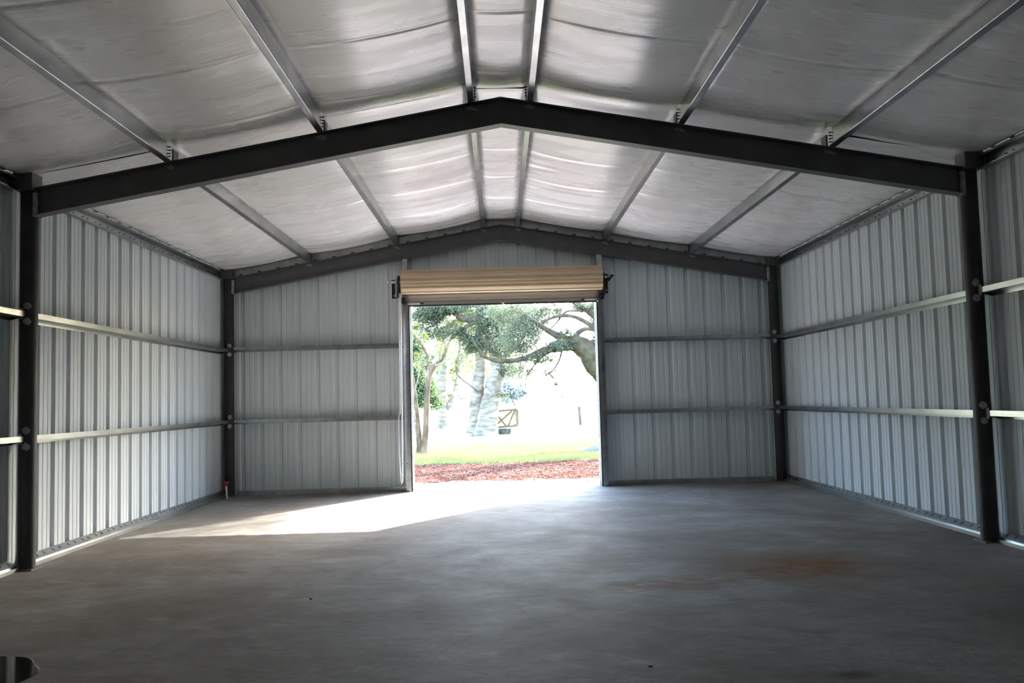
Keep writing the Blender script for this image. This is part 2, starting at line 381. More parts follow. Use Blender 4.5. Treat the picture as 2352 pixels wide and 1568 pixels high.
for bi, (yb0, yb1) in enumerate(BAYS):
    for gi_ in range(7):
        x0, x1 = LINES[gi_], LINES[gi_+1]
        ridge = gi_ == 3
        nx = 15 if ridge else 33
        dy = .009 if bi < 2 else .03
        a, b = yb0, yb1
        ny = int((b-a)/dy)+1
        u = np.linspace(0, 1, nx); yv = np.linspace(a, b, ny)
        U, Yg = np.meshgrid(u, yv)
        Xg = x0+(x1-x0)*U
        z0, z1 = zroof(x0)-.004, zroof(x1)-.004
        Zg = z0+(z1-z0)*U
        ed = np.clip(np.minimum(U, 1-U)*(x1-x0)/(.07), 0, 1); ed = ed*ed*(3-2*ed)
        para = 4*U*(1-U)
        sd_ = bi*100+gi_*7
        yb = (Yg-a)/(b-a)
        endk = np.clip(np.minimum(yb, 1-yb)*(b-a)/.35, 0, 1); endk = .25+.75*endk*endk*(3-2*endk)
        slow = 1+.22*smooth_rand(ny, sd_+1, .55/dy)[:, None]
        sag = (.03*ed+(.012 if ridge else .05)*para*slow)*endk
        # fine ripples running across the slope, strongest towards the purlins
        amp = np.clip(.6+.5*smooth_rand(ny, sd_+2, .5/dy), .1, 1.5)[:, None]*(.45+.75*np.abs(2*U-1)**1.5)
        rip = field(ny, nx, .05/dy, nx/(1. if ridge else 1.8), sd_+3)*.0008+field(ny, nx, .11/dy, nx/(1. if ridge else 1.5), sd_+4)*.003+field(ny, nx, .34/dy, nx/1.2, sd_+5)*.005
        # a few deep folds where the rolls meet
        g = np.random.default_rng(sd_+9); fold = 0
        for yc in np.arange(a+.75, b-.3, 1.22)+g.uniform(-.08, .08):
            bow = .02*g.standard_normal()
            fold = fold+.011*np.exp(-((Yg-yc-bow*para)/.028)**2)*(.55+.45*np.cos(2.2*(U-g.uniform(0, 1))))
        Zg = Zg-sag+ed*(rip*amp+fold)*(1. if not ridge else .9)
        idx = np.arange(nx*ny).reshape(ny, nx)
        Fq = np.stack([idx[:-1, :-1], idx[1:, :-1], idx[1:, 1:], idx[:-1, 1:]], -1).reshape(-1, 4)
        V = np.stack([Xg, Yg+9.1, Zg-3.6], -1).reshape(-1, 3)
        link('insulation_panel', np_mesh('insulation_panel', V, Fq), M_FOIL, ceil, smooth=True)
for s in (-1, 1):
    mb = MB(); e = W+.09
    v = []
    for yy_ in (-18.36, .07):
        for x_, dz in ((0, .012), (s*e, .012), (s*e, .05), (0, .05)): v.append((x_, yy_+9.1, zroof(x_)+dz-3.6))
    mb.add(v, [(0, 1, 2, 3), (7, 6, 5, 4), (0, 4, 5, 1), (2, 6, 7, 3), (1, 5, 6, 2), (0, 3, 7, 4)])
    mb.build('roof_sheet', M_ROOF, ceil)

# ------------------------------------------------------------------ names used in the labels
SIDE = {-1: 'on the pipe-stub slope', 1: 'on the rust-stain slope'}
SIDEW = {-1: 'on the pipe-stub side', 1: 'on the rust-stain side'}
BAYN = ['in the door bay', 'in the middle bay', 'in the rear bay']
FR = [-.11, -BAY, -2*BAY]
FRN = ['against the gable wall with the door', 'midway along the shed', 'near the closed end']

# ------------------------------------------------------------------ rafters
RD, RFW, RFT, RWT = .258, .125, .011, .012
for i, yf in enumerate(FR):
    r = empty('roof_rafter', (0, yf, ZR)); tag(r, 'dark grey steel gable rafter beam '+FRN[i], 'beam', 'dark steel roof rafters')
    xe = CX-.07
    for s in (-1, 1):
        mb = MB()
        h, w, ft_, wt = RD, RFW/2, RFT, RWT/2
        prof = [(-w, 0), (w, 0), (w, -ft_), (wt, -ft_), (wt, -h+ft_), (w, -h+ft_), (w, -h), (-w, -h), (-w, -h+ft_), (-wt, -h+ft_), (-wt, -ft_), (-w, -ft_)]
        mb.prism(prof, lambda u, d, x_: (x_, u, d-SL*abs(x_)), s*.0005, s*xe)
        mb.build('rafter_beam', M_PRIMER, r)
        MB().prism([(-w-.004, .0), (w+.004, .0), (w+.004, -h-.006), (-w-.004, -h-.006)], lambda u, d, x_: (x_, u, d-SL*abs(x_)), s*(xe-.012), s*(xe+.002)).build('end_plate', M_PRIMER, r)
        for px_ in PX:                 # bare weld patches under each purlin seat
            pts = []; K = 12
            for k in range(K):
                a = 2*math.pi*k/K; rr = rnd.uniform(.7, 1.15)
                pts.append((s*px_+.055*rr*math.cos(a)+rnd.uniform(-.01, .01), -.034+.022*rr*math.sin(a)-.012*(math.cos(a) > .3)))
            mb = MB(); yk = -wt-.0015
            mb.add([(x_, yk, d-SL*abs(s*px_)) for x_, d in pts]+[(x_, yk+.002, d-SL*abs(s*px_)) for x_, d in pts],
                   [tuple(range(K)), tuple(range(2*K-1, K-1, -1))]+[(k, (k+1) % K, K+(k+1) % K, K+k) for k in range(K)])
            mb.build('weld_patch', M_SCUFF, r)
    for yk in (-1, 1):
        MB().box(-.062, .062, *sorted((yk*RWT/2, yk*(RWT/2+.008))), -RD+.025, -.035).build('splice_plate', M_PRIMER, r)

# ------------------------------------------------------------------ pipe columns
for i, yf in enumerate(FR):
    for s in (-1, 1):
        c = empty('steel_column', (s*CX, yf, 0)); tag(c, 'dark grey round steel pipe column %s %s' % (FRN[i], SIDEW[s]), 'column', 'dark steel pipe columns')
        R_ = .078
        sharp(MB().cyl((0, 0, 0), (0, 0, 3.495), R_, 28).build('pipe', M_PIPE, c))
        MB().box(-.10, .10, -.10, .10, 0, .012).build('base_plate', M_PRIMER, c)
        MB().box(*sorted((s*.115, -s*.065)), -.09, .09, 3.497, 3.655).build('eave_bracket', M_PRIMER, c)
        for zg in (1.187, 2.335):
            if i: MB().box(-.012, -.006, -R_-.055, R_+.055, zg-.05, zg+.05).build('girt_clip', M_PRIMER, c)
            else: MB().box(*sorted((-s*(R_-.01), -s*(R_+.03))), -.005, .002, zg-.04, zg+.03).build('girt_clip', M_PRIMER, c)
            for dz in (.075, -.07):    # burnt paint round the welds
                a0 = -1.25 if s < 0 else -1.9
                mb = MB(); pts = []; K = 6
                for j in range(2):
                    for q in range(K):
                        aa = a0+(q/(K-1)-.5)*(.75+.25*rnd.random()); hh = (.03+.012*rnd.random())*(1 if j else -1)
                        pts.append(((R_+.0012)*math.cos(aa), (R_+.0012)*math.sin(aa), zg+dz+hh*math.sin(math.pi*(q+.6)/(K+.2))))
                mb.add(pts, [(q, q+1, K+q+1, K+q) for q in range(K-1)]); mb.build('weld_patch', M_SCUFF, c, fix=False)
        mb = MB(); sharp(MB().cyl((-s*.075, -.045, 3.25), (-s*.075, -.045, 3.47), .026, 12).build('weld_stub', M_SCUFF, c))

# ------------------------------------------------------------------ purlins
def csec(h, w, lip, tk=.003):          # open C profile as a closed outline: web at u=0, flanges towards +u
    r = .007
    return [(0, r), (r*.12, r*.5), (r*.5, r*.12), (r, 0), (w-r, 0), (w-r*.5, r*.12), (w-r*.12, r*.5), (w, r), (w, lip), (w-tk, lip), (w-tk, tk), (tk, tk), (tk, h-tk), (w-tk, h-tk), (w-tk, h-lip), (w, h-lip), (w, h), (0, h)]
ORD = {0: 'next to the ridge', 1: 'between ridge and eave', 2: 'nearer the eave'}
ang = math.atan(SL)
for bi, (ya, yb) in enumerate(BAYS):
    a, b = ya-(.17 if bi < 2 else 0), (yb-.01 if bi == 0 else yb-.175)
    for k, px_ in enumerate(PX):
        for s in (-1, 1):
            p = empty('roof_purlin', (s*px_, (a+b)/2, zraf(px_)))
            tag(p, 'galvanised C purlin %s %s %s' % (ORD[k], SIDE[s], BAYN[bi]), 'purlin', 'galvanised roof purlins')
            ca, sa = math.cos(ang), math.sin(ang)
            def pl(u, d, y_, s=s):     # u downslope from the web, d up from rafter
                x_ = -.03+u; return (s*(x_*ca+d*sa*0), y_-(a+b)/2, d-SL*x_)
            MB().prism(csec(PH, .062, .017), pl, a, b).build('channel', M_GALV, p)
            if bi < 2:                 # seat clip and its screws on top of the rafter
                MB().box(*sorted((-s*.037, -s*.031)), ya-.02-(a+b)/2, ya+.11-(a+b)/2, .002, .13).build('seat_clip', M_PRIMER, p)
                mb = MB()
                for zz in (.03, .06, .09, .12): mb.cyl((-s*.031, ya-.12-(a+b)/2, zz), (-s*.05, ya-.12-(a+b)/2, zz), .006, 8)
                mb.build('splice_screws', M_DARK, p)
    for s in (-1, 1):
        p = empty('eave_strut', (s*W, (a+b)/2, 3.48)); tag(p, 'galvanised eave strut along the wall top %s %s' % (SIDEW[s], BAYN[bi]), 'strut', 'galvanised eave struts')
        a2, b2 = ya+.10*(bi < 2)+.0, yb-.095
        MB().prism(csec(.135, .07, .017), lambda u, d, y_: (-s*(.004+u), y_-(a+b)/2, d), a2, b2).build('channel', M_GALV, p)
        mb = MB(); k0 = int((PH_S-b2)/FT)+1; yk = PH_S-k0*FT
        while yk > a2+.05:
            for dy in (-.055, .055): mb.cyl((-s*.007, yk+dy-(a+b)/2, .05), (-s*.03, yk+dy-(a+b)/2, .05), .0045, 6)
            yk -= FT
        tag(mb.build('screw_tips', M_DARK, p), kind='stuff')
        # base channel on the slab
        p = empty('base_channel', (s*W, (ya+yb)/2, 0)); tag(p, 'galvanised base channel with screw tips along the slab %s, %s' % (SIDEW[s], BAYN[bi][7:]), 'channel', 'galvanised base channels')
        a3, b3 = ya+(.085 if bi < 2 else 0), (yb-.02 if bi == 0 else yb-.085)
        tk = .003
        prof = [(0, 0), (.125, 0), (.125, .024), (.122, .024), (.122, tk), (tk, tk), (tk, .095), (0, .095)]
        MB().prism([(.003, .095), (.003, .092), (.085, .048), (.085, .03), (.115, .03), (.115, 0), (.119, 0), (.119, .034), (.089, .034), (.089, .051)],
                   lambda u, d, y_: (-s*u, y_-(ya+yb)/2, d), a3, b3).build('channel', M_GALV, p)
        mb = MB(); yk = PH_S-(int((PH_S-b3)/FT)+1)*FT
        while yk > a3+.05:
            for dy in (-.065, .065): mb.cyl((-s*.03, yk+dy-(ya+yb)/2, .082), (-s*.062, yk+dy-.004-(ya+yb)/2, .066), .0042, 6)
            yk -= FT
        tag(mb.build('screw_tips', M_DARK, p), kind='stuff')
# ------------------------------------------------------------------ girts
def zsec(dep, fl, tk=.003, lip=.014):     # Z girt: web flat, inner flange hangs down, outer turned up
    return [(0, 0), (dep, 0), (dep, fl), (dep-lip, fl), (dep-lip, fl-tk), (dep-tk, fl-tk), (dep-tk, tk), (tk, tk), (tk, -fl*.6), (0, -fl*.6)]
GZ = {'lower': 1.187, 'upper': 2.335}
for bi, (ya, yb) in enumerate(BAYS):
    for s in (-1, 1):
        for nm, z in GZ.items():
            a, b = ya+(.075 if bi < 2 else 0), (-.19 if bi == 0 else yb-.075)
            o = MB().prism(zsec(.138, .052), lambda u, d, y_: (-s*(.002+u), y_-(a+b)/2, d-.026), a, b).build('wall_girt', M_GALV)
            o.location = (s*W, (a+b)/2, z); tag(o, '%s galvanised girt on the side wall %s %s' % (nm, SIDEW[s], BAYN[bi]), 'girt', 'galvanised wall girts')
for s, xa, xb in ((-1, -CX+.08, D0-.10), (1, D1+.10, CX-.08)):
    for nm, z in (('lower', 1.195), ('upper', 2.365)):
        o = MB().prism(zsec(.138, .044), lambda u, d, x_: (x_-(xa+xb)/2, -(.002+u), d-.025), xa, xb).build('wall_girt', M_GALV)
        o.location = ((xa+xb)/2, 0, z); tag(o, '%s galvanised girt on the gable wall between the door and column %s' % (nm, SIDEW[s]), 'girt', 'galvanised wall girts')
    o = MB().prism([(0, 0), (.10, 0), (.10, .016), (.097, .016), (.097, .003), (.003, .003), (.003, .07), (0, .07)], lambda u, d, x_: (x_-(xa+xb)/2, -u-.001, d), xa, xb).build('base_channel', M_GALV)
    o.location = ((xa+xb)/2, 0, 0); tag(o, 'galvanised base channel under the gable wall between door and column %s' % SIDEW[s], 'channel', 'galvanised base channels')
# rake channels closing the gap above the gable rafter
for s in (-1, 1):
    r = empty('rake_channel', (0, -.03, ZR)); tag(r, 'slotted galvanised rake channel above the gable rafter %s' % SIDE[s], 'channel', 'galvanised rake channels')
    for xa, xb in ((.002, PX[0]-.04), (PX[0]+.045, PX[1]-.04), (PX[1]+.045, PX[2]-.04), (PX[2]+.045, CX-.02)):
        MB().prism([(-.012, .012), (-.012, .125), (0, .125), (0, .132), (-.016, .132), (-.016, .012)], lambda u, d, x_: (s*x_, u-.02, d-SL*x_), xa, xb).build('angle', M_GALV, r)
        mb = MB(); xk = (math.floor(xa/FT)+1)*FT
        while xk < xb-.03:
            mb.box(*sorted((s*(xk-.035), s*(xk+.02))), -.0375, -.035, .02-SL*xk, .042-SL*xk); xk += FT
        if mb.v: tag(mb.build('slots', M_DARK, r), kind='stuff')

# ------------------------------------------------------------------ door frame and roll-up door
for s, xj, nm in ((-1, D0, 'beside the hand chain'), (1, D1, 'on the rust stain side')):
    j = empty('door_jamb', (xj, 0, 0)); tag(j, 'galvanised steel channel door jamb rising to the rafter '+nm, 'jamb', 'door jambs')
    top = zraf(xj)-RD-.004
    MB().prism([(0, 0), (0, -.16), (.085, -.16), (.085, -.145), (.082, -.145), (.082, -.157), (.003, -.157), (.003, -.003), (.082, -.003), (.082, -.012), (.085, -.012), (.085, 0)],
               lambda u, d, z: (s*u, d, z), 0, top).build('channel', M_GALV, j)
    MB().prism([(-.012, -.162), (.075, -.162), (.075, -.166), (-.008, -.166), (-.008, -.225), (.03, -.225), (.03, -.229), (-.012, -.229)],
               lambda u, d, z: (s*u, d, z), .0, 3.03).build('guide_track', M_GALV, j)
    MB().prism([(-.012, -.165), (-.032, -.18), (-.032, -.21), (-.012, -.215)], lambda u, d, z: (s*u, d, z), .0, 2.97).build('guide_seal', M_RUBBER, j)
    MB().prism([(-.04, .02), (-.04, .045), (.10, .045), (.10, .038), (-.034, .038), (-.034, .02)], lambda u, d, z: (s*u, d, z), -.04, 3.0).build('outer_trim', M_WHITE, j)
    mb = MB()
    for dx in (-.05, .05): mb.cyl((s*(.04+dx), -.161, .05), (s*(.04+dx), -.17, .05), .009, 8)
    for zz in (.45, 1.2, 2.0): mb.cyl((s*.06, -.166, zz), (s*.06, -.173, zz), .008, 8)
    mb.build('bolts', M_DARK, j)
h = MB().prism([(0, 0), (-.15, 0), (-.15, .2), (-.147, .2), (-.147, .003), (0, .003)], lambda u, d, x_: (x_, u, d), D0+.002, D1-.002).build('door_header', M_GALV)
h.location = (0, -.022, DT+.005); tag(h, 'galvanised door header channel behind the rolled curtain', 'header')

door = empty('door_1', (0, -.43, 3.3)); tag(door, 'rolled-up tan ribbed steel door coil above the opening', kind='structure')
R0, HX = .192, 1.60
prof = []
NT_ = 10
for k in range(NT_):
    a = 2*math.pi*(k+.35)/NT_; st_ = 2*math.pi/NT_
    for da, rr in ((0, R0), (.26*st_, R0+.002), (.40*st_, R0-.018), (.55*st_, R0-.018), (.69*st_, R0+.002), (.82*st_, R0+.006), (.92*st_, R0-.002)):
        prof.append((rr*math.cos(a+da), rr*math.sin(a+da)))
sharp(MB().prism(prof, lambda u, d, x_: (x_, u, d+.036), -HX, HX).build('coil', M_TAN, door), 22)
sharp(MB().prism([(.9*u, .9*d) for u, d in prof][::3], lambda u, d, x_: (x_, u, d+.036), -HX-.006, HX+.006).build('drum_end', M_BLACK, door))
# hanging end of the curtain with its bottom bar, seal, slide bolts and latch
cz = 2.985-3.3; cy = .205
P = [(cy, cz+.03), (cy, cz+.055), (cy-.016, cz+.065), (cy-.016, cz+.085), (cy, cz+.095), (cy, cz+.125), (cy-.016, cz+.135), (cy-.016, cz+.16), (cy, cz+.17), (cy+.01, cz+.21)]
mb = MB(); P2 = P+[(u+.0015, d) for u, d in P[::-1]]
mb.prism(P2, lambda u, d, x_: (x_, u, d), -1.52, 1.535).build('curtain', M_CURT, door)
bar = MB().prism([(cy-.03, cz), (cy+.02, cz), (cy+.02, cz+.045), (cy+.004, cz+.045), (cy+.004, cz+.05), (cy-.03, cz+.05)], lambda u, d, x_: (x_, u, d), -1.525, 1.54).build('bottom_bar', M_ALU, door)
MB().prism([(cy-.026, cz), (cy+.016, cz), (cy+.012, cz-.022), (cy-.022, cz-.022)], lambda u, d, x_: (x_, u, d), -1.52, 1.535).build('rubber_seal', M_RUBBER, door)
for s in (-1, 1):
    b_ = MB().box(*sorted((s*1.49, s*1.33)), cy-.042, cy-.03, cz+.008, cz+.03).build('slide_bolt', M_WHITE, door)
    MB().box(*sorted((s*1.325, s*1.27)), cy-.04, cy-.03, cz+.012, cz+.034).build('bolt_keeper', M_DARK, door)
    b_ = MB().box(*sorted((s*1.555, s*1.505)), cy-.05, cy-.005, cz+.06, cz+.115).build('guide_roller', M_GALV, door)
MB().box(-.012, .028, cy-.044, cy-.03, cz-.02, cz+.012).build('latch', M_WHITE, door)
mb = MB()
for dx in (-.08, .01, .09): mb.box(dx-.006, dx+.006, cy-.034, cy-.03, cz+.02, cz+.032)
mb.build('rivets', M_DARK, door)
sharp(MB().cyl((-1.80, 0, .04), (1.72, 0, .04), .022, 12).build('axle', M_ALU, door))
# brackets
br = MB().box(-1.765, -1.645, .06, .07, -.215, .085).box(-1.652, -1.642, -.10, .20, -.215, .10).build('bracket', M_BLACK, door)
MB().box(-1.70, -1.665, -.05, .0, -.20, .095).build('chain_guard', M_GALV, door)
sharp(MB().cyl((-1.66, .0, .03), (-1.63, .0, .03), .11, 24).build('chain_wheel', M_BLACK, door))
mb = MB().cyl((-1.77, 0, .04), (-1.80, 0, .04), .036, 6); mb.cyl((-1.80, 0, .04), (-1.83, 0, .04), .018, 8)
for zz in (-.185, -.16): mb.cyl((-1.72, .06, zz), (-1.72, .048, zz), .012, 6)
mb.cyl((-1.685, .06, -.185), (-1.685, .045, -.185), .016, 6); sharp(mb.build('nuts', M_ALU, door))
MB().box(1.632, 1.70, .055, .065, -.215, .10).box(1.622, 1.634, -.10, .20, -.215, .10).prism([(0, .08), (.11, .085), (.11, .06), (.03, -.03), (0, -.03)], lambda u, d, y_: (1.68+u, y_, d), -.02, .0).build('bracket', M_BLACK, door)
mb = MB().cyl((1.70, -.03, .065), (1.73, -.03, .065), .03, 6); mb.cyl((1.74, -.03, .08), (1.80, -.03, .085), .012, 8)
mb.cyl((1.675, .055, -.165), (1.675, .042, -.165), .014, 6); sharp(mb.build('nuts', M_ALU, door))
for s, xx in ((-1, -1.60), (1, 1.60)):
    MB().box(xx-.045, xx+.045, .05, .2, -.25, -.205).box(xx-.02+.02*s, xx+.02+.02*s, .12, .2, -.29, -.24).build('stop_arm', M_BLACK, door)

# hand chain: interlocked links down one strand and back up the other
def chain_pts():
    A = [(-1.625, -.40, 3.16), (-1.632, -.37, 2.3), (-1.640, -.36, 1.2), (-1.648, -.35, .45), (-1.652, -.35, .20), (-1.664, -.345, .152), (-1.676, -.34, .19), (-1.70, -.30, .6), (-1.712, -.21, 1.12), (-1.712, -.17, 1.225), (-1.70, -.165, 1.235), (-1.688, -.19, 1.26), (-1.665, -.30, 1.9), (-1.655, -.38, 2.5), (-1.648, -.44, 3.16)]
    P = []
    for p, q in zip(A, A[1:]):
        n = max(2, int((Vector(q)-Vector(p)).length/.004))
        for k in range(n): P.append(Vector(p).lerp(Vector(q), k/n))
    return P
P = chain_pts(); mb = MB(); acc = 0.; last = P[0]; flip = 0; pitch = .026
for p in P[1:]:
    acc += (p-last).length
    if acc >= pitch:
        d = (p-last).normalized(); acc = 0; last = p
        sidev = d.cross(Vector((0, 1, 0))).normalized(); side2 = d.cross(sidev).normalized()
        w = sidev if flip else side2; flip ^= 1
        L, hw, rr = .019, .0105, .0042
        ring = [p+d*(L*math.cos(a))+w*(hw*math.sin(a)) for a in np.linspace(0, 2*math.pi, 9)]
        nrm = d.cross(w); base_n = len(mb.v); v = []
        for q, pt in enumerate(ring[:-1]):
            tv = (ring[(q+1) % 8]-ring[q-1]).normalized(); o1 = nrm; o2 = tv.cross(nrm)
            for k in range(4):
                a = math.pi/4+k*math.pi/2; v.append(pt+rr*1.3*(math.cos(a)*o1+math.sin(a)*o2))
        mb.add(v, [(q*4+k, q*4+(k+1) % 4, ((q+1) % 8)*4+(k+1) % 4, ((q+1) % 8)*4+k) for q in range(8) for k in range(4)])
o = mb.build('hand_chain', M_CHAIN, smooth=True); tag(o, 'bright zinc hand chain looped down from the roll-up door', 'chain')

# ------------------------------------------------------------------ small things on the floor
pp = empty('pipe_stub', (-4.36, -.52, 0)); tag(pp, 'white plastic pipe stub with red valve cap in the corner', 'pipe')
sharp(MB().cyl((0, 0, 0), (-.012, 0, .215), .017, 16).build('pipe', M_PVC, pp))
mb = MB().cyl((-.012, 0, .20), (-.013, 0, .262), .025, 12); mb.box(-.05, .03, -.012, .012, .245, .272); sharp(mb.build('valve_cap', M_RED, pp))
pts = []
for k in range(48):
    a = 2*math.pi*k/48; rr = 1+.03*math.sin(3*a+.6)+.03*math.sin(5*a+2)+.02*math.sin(9*a)
    pts.append((.43*rr*math.cos(a), .46*rr*math.sin(a)))
K = 48
o = MB().add([(x_, y_, .002) for x_, y_ in pts]+[(x_*1.015, y_*1.02, .0) for x_, y_ in pts], [tuple(range(K))]+[(K+k, K+(k+1) % K, (k+1) % K, k) for k in range(K)]).build('puddle', M_WATER)
o.location = (-3.10, -9.38, .0005); o.rotation_euler.z = .1; tag(o, 'dark glossy puddle of water on the concrete slab', 'puddle')
def pebble(name, loc, r, flat, matl, label, cat, seed):
    g = random.Random(seed); mb = MB(); v = []; n, m_ = 8, 5
    for i in range(m_):
        th = math.pi*(i+.5)/m_
        for k in range(n):
            a = 2*math.pi*k/n; q = r*g.uniform(.8, 1.15); v.append((q*math.sin(th)*math.cos(a)*1.4, q*math.sin(th)*math.sin(a), r*flat*math.cos(th)+r*flat*.8))
    mb.add(v, [(i*n+k, i*n+(k+1) % n, (i+1)*n+(k+1) % n, (i+1)*n+k) for i in range(m_-1) for k in range(n)]+[tuple(range(n)), tuple((m_-1)*n+k for k in range(n))])
    o = mb.build(name, matl, smooth=True); o.location = loc; tag(o, label, cat)
p1 = at(714, 1376, 0)
def floor_at(x, y):
    d = _f+(x-1176)/F_PX*_R-(y-784)/F_PX*_U; return CAM-CAM[2]/d[2]*d
q = floor_at(714, 1376); pebble('pebble', (q[0], q[1], 0), .008, .6, M_RED and mat('brown_chip', (.07, .03, .022), .7), 'tiny dark brown chip alone on the open slab', 'pebble', 3)
q = floor_at(1494, 1529); pebble('leaf_scrap', (q[0], q[1], 0), .011, .25, mat('dark_scrap', (.03, .03, .035), .7), 'tiny dark flat scrap lying on the slab', 'scrap', 5)

# ------------------------------------------------------------------ trees outside
def smooth_path(P, R, sub=4):
    P = np.array(P, float); R = np.array(R, float); out, rad = [], []
    Q = np.vstack([2*P[0]-P[1], P, 2*P[-1]-P[-2]])
    for i in range(len(P)-1):
        a, b, c, d = Q[i:i+4]
        for k in range(sub):
            u = k/sub
            out.append(.5*((2*b)+(-a+c)*u+(2*a-5*b+4*c-d)*u*u+(-a+3*b-3*c+d)*u**3)); rad.append(R[i]*(1-u)+R[i+1]*u)
    out.append(P[-1]); rad.append(R[-1]); return out, rad
LIMBS = {}
def limb(tree, path, Y=None, name='limb', matl=None, n=10, jit=.1):
    pts, rad = [], []
    for p in path:
        if len(p) == 3: pts.append(at(p[0], p[1], Y)); rad.append(p[2])
        elif len(p) == 4: pts.append(np.array(p[:3])); rad.append(p[3])
        elif len(p) == 5: pts.append(at(p[0], p[1], p[2])); rad.append(p[3])
    sp_, sr = smooth_path(pts, rad)
    g = random.Random(len(LIMBS)*13+len(path)); sr = [r*(1+g.uniform(-jit, jit)) for r in sr]
    o_ = np.array(tree.location)
    mb = MB().tube([p-o_ for p in sp_], sr, n); o = mb.build(name, matl or M_BARK, tree, smooth=True)
    LIMBS.setdefault(tree.name, []).extend(zip(sp_, sr)); return o
def leaves(tree, clouds, size, matl, seed, name='foliage', flat=.9):
    g = np.random.default_rng(seed); C = []
    for (c, r, n) in clouds:
        c = np.array(c, float); r = np.array(r, float)
        k = max(1, n//45)                                   # clumps, then leaves about each clump
        d = g.standard_normal((k, 3)); d /= np.linalg.norm(d, axis=1)[:, None]; d *= g.uniform(0, 1, (k, 1))**(1/2.4)
        cl = c+d*r
        sprd = min(r)*.28*g.uniform(.5, 1.5, (k, 1))
        per = n//k
        C.append((np.repeat(cl, per, 0)+np.repeat(sprd, per, 0)*g.standard_normal((k*per, 3))))
    C = np.vstack(C)-np.array(tree.location); n = len(C)
    d = g.standard_normal((n, 3)); d[:, 2] = d[:, 2]*.7-.35; d /= np.linalg.norm(d, axis=1)[:, None]
    e = g.standard_normal((n, 3)); e -= d*(e*d).sum(1)[:, None]; e /= np.linalg.norm(e, axis=1)[:, None]
    nm = np.cross(d, e)
    L = size*g.uniform(.6, 1.3, (n, 1)); Wd = L*.27
    a = C; b = C+d*L*.5+e*Wd+nm*Wd*.35; cc = C+d*L; dd = C+d*L*.5-e*Wd+nm*Wd*.35
    V = np.stack([a, b, cc, dd], 1).reshape(-1, 3); i = np.arange(n)*4
    Fq = np.concatenate([np.stack([i, i+1, i+2], 1), np.stack([i, i+2, i+3], 1)])
    o = link(name, np_mesh(name, V, Fq), matl, tree); tag(o, kind='stuff'); return o
def twigs(tree, clouds, n, r, seed, matl, name='twigs', sub=3):
    g = np.random.default_rng(seed); mb = MB(); o_ = np.array(tree.location); Ls = np.array([p for p, q in LIMBS.get(tree.name, [])])
    for (c, rr, k) in clouds:
        for j in range(n):
            e = np.array(c)+np.array(rr)*g.uniform(-.8, .8, 3)
            s0 = Ls[np.argmin(((Ls-e)**2).sum(1)+g.uniform(0, .8, len(Ls)))]
            mid = (s0+e)/2+g.standard_normal(3)*.12*np.linalg.norm(e-s0)
            pts, rad = smooth_path([s0, mid, e], [r, r*.7, r*.3], 3); mb.tube([p-o_ for p in pts], rad, 5)
            for q in range(sub):
                f_ = g.uniform(.3, .95); b0 = pts[int(f_*(len(pts)-1))]; e2 = b0+g.standard_normal(3)*.3*np.linalg.norm(e-s0)
                mb.tube([b0-o_, (b0+e2)/2-o_+g.standard_normal(3)*.03, e2-o_], [r*.45, r*.35, r*.15], 4)
    tag(mb.build(name, matl, tree, fix=False), kind='stuff')
def cloud(x, y, Y, rx, rz, n, ry=None):
    p = at(x, y, Y); k = (Y-CAM[1])/F_PX; return (p, (rx*k, (ry or max(rx, rz)*k*1.0), rz*k), n)

GZ0 = -.1
# large live oak whose limb reaches in from beyond the jamb
tr = empty('live_oak_tree', (5.0, 12, GZ0)); tag(tr, 'large live oak with thick mossy limb arching towards the shed door', 'tree')
limb(tr, [(5.1, 12, -.25, .72), (4.75, 12, .35, .5), (4.15, 12, 1.05, .42), (3.55, 12, 1.72, .36), (1378, 850, 12, .33, 0), (1350, 808, 12, .33, 0), (1322, 789, 12, .28, 0), (1294, 791, 12, .20, 0), (1264, 800, 12, .15, 0), (1235, 813, 12, .12, 0), (1200, 824, 12, .085, 0), (1165, 829, 12, .072, 0), (1140, 828, 12, .065, 0), (1112, 818, 12, .055, 0), (1096, 798, 12, .045, 0), (1084, 778, 12, .03, 0)], matl=M_BARKM)
limb(tr, [(4.9, 12, .1, .5), (5.3, 12.2, 1.8, .42), (5.5, 12.6, 3.6, .36), (5.0, 13, 5.4, .28), (4.2, 13.2, 7, .18)], matl=M_BARKM)
limb(tr, [(1322, 790, .16), (1292, 776, .13), (1264, 762, .10), (1244, 750, .07), (1226, 738, .05), (1205, 728, .03)], 12, matl=M_BARKM)
limb(tr, [(1345, 800, .15), (1362, 788, .12), (1378, 796, .11), (1398, 812, .12)], 12.2, matl=M_BARKM)
limb(tr, [(1350, 803, .12), (1366, 812, .11), (1382, 828, .11)], 12.3, matl=M_BARKM)
limb(tr, [(1320, 783, .11), (1328, 764, .08), (1346, 755, .06), (1366, 758, .05), (1385, 764, .05)], 12, matl=M_BARKM)
limb(tr, [(5.3, 12.2, 3.2, .16), (1398, 780, 12.2, .10, 0), (1370, 758, 12, .08, 0), (1348, 741, 12, .07, 0), (1318, 727, 12, .055, 0), (1288, 725, 12, .05, 0), (1262, 732, 12, .04, 0), (1244, 742, 12, .03, 0)], matl=M_BARKM)
limb(tr, [(5.5, 12.5, 3.6, .2), (1400, 748, 12.3, .12, 0), (1372, 731, 12.2, .10, 0), (1350, 714, 12.2, .09, 0), (1328, 699, 12.2, .08, 0), (1300, 684, 12.2, .06, 0)], matl=M_BARKM)
limb(tr, [(1112, 819, .04), (1118, 800, .035), (1114, 783, .03), (1108, 768, .02)], 12, matl=M_BARKM)
limb(tr, [(1340, 714, .03), (1300, 716, .03), (1275, 745, .02), (1262, 756, .015)], 12.1, name='branchlet', matl=M_BARKM, n=6)
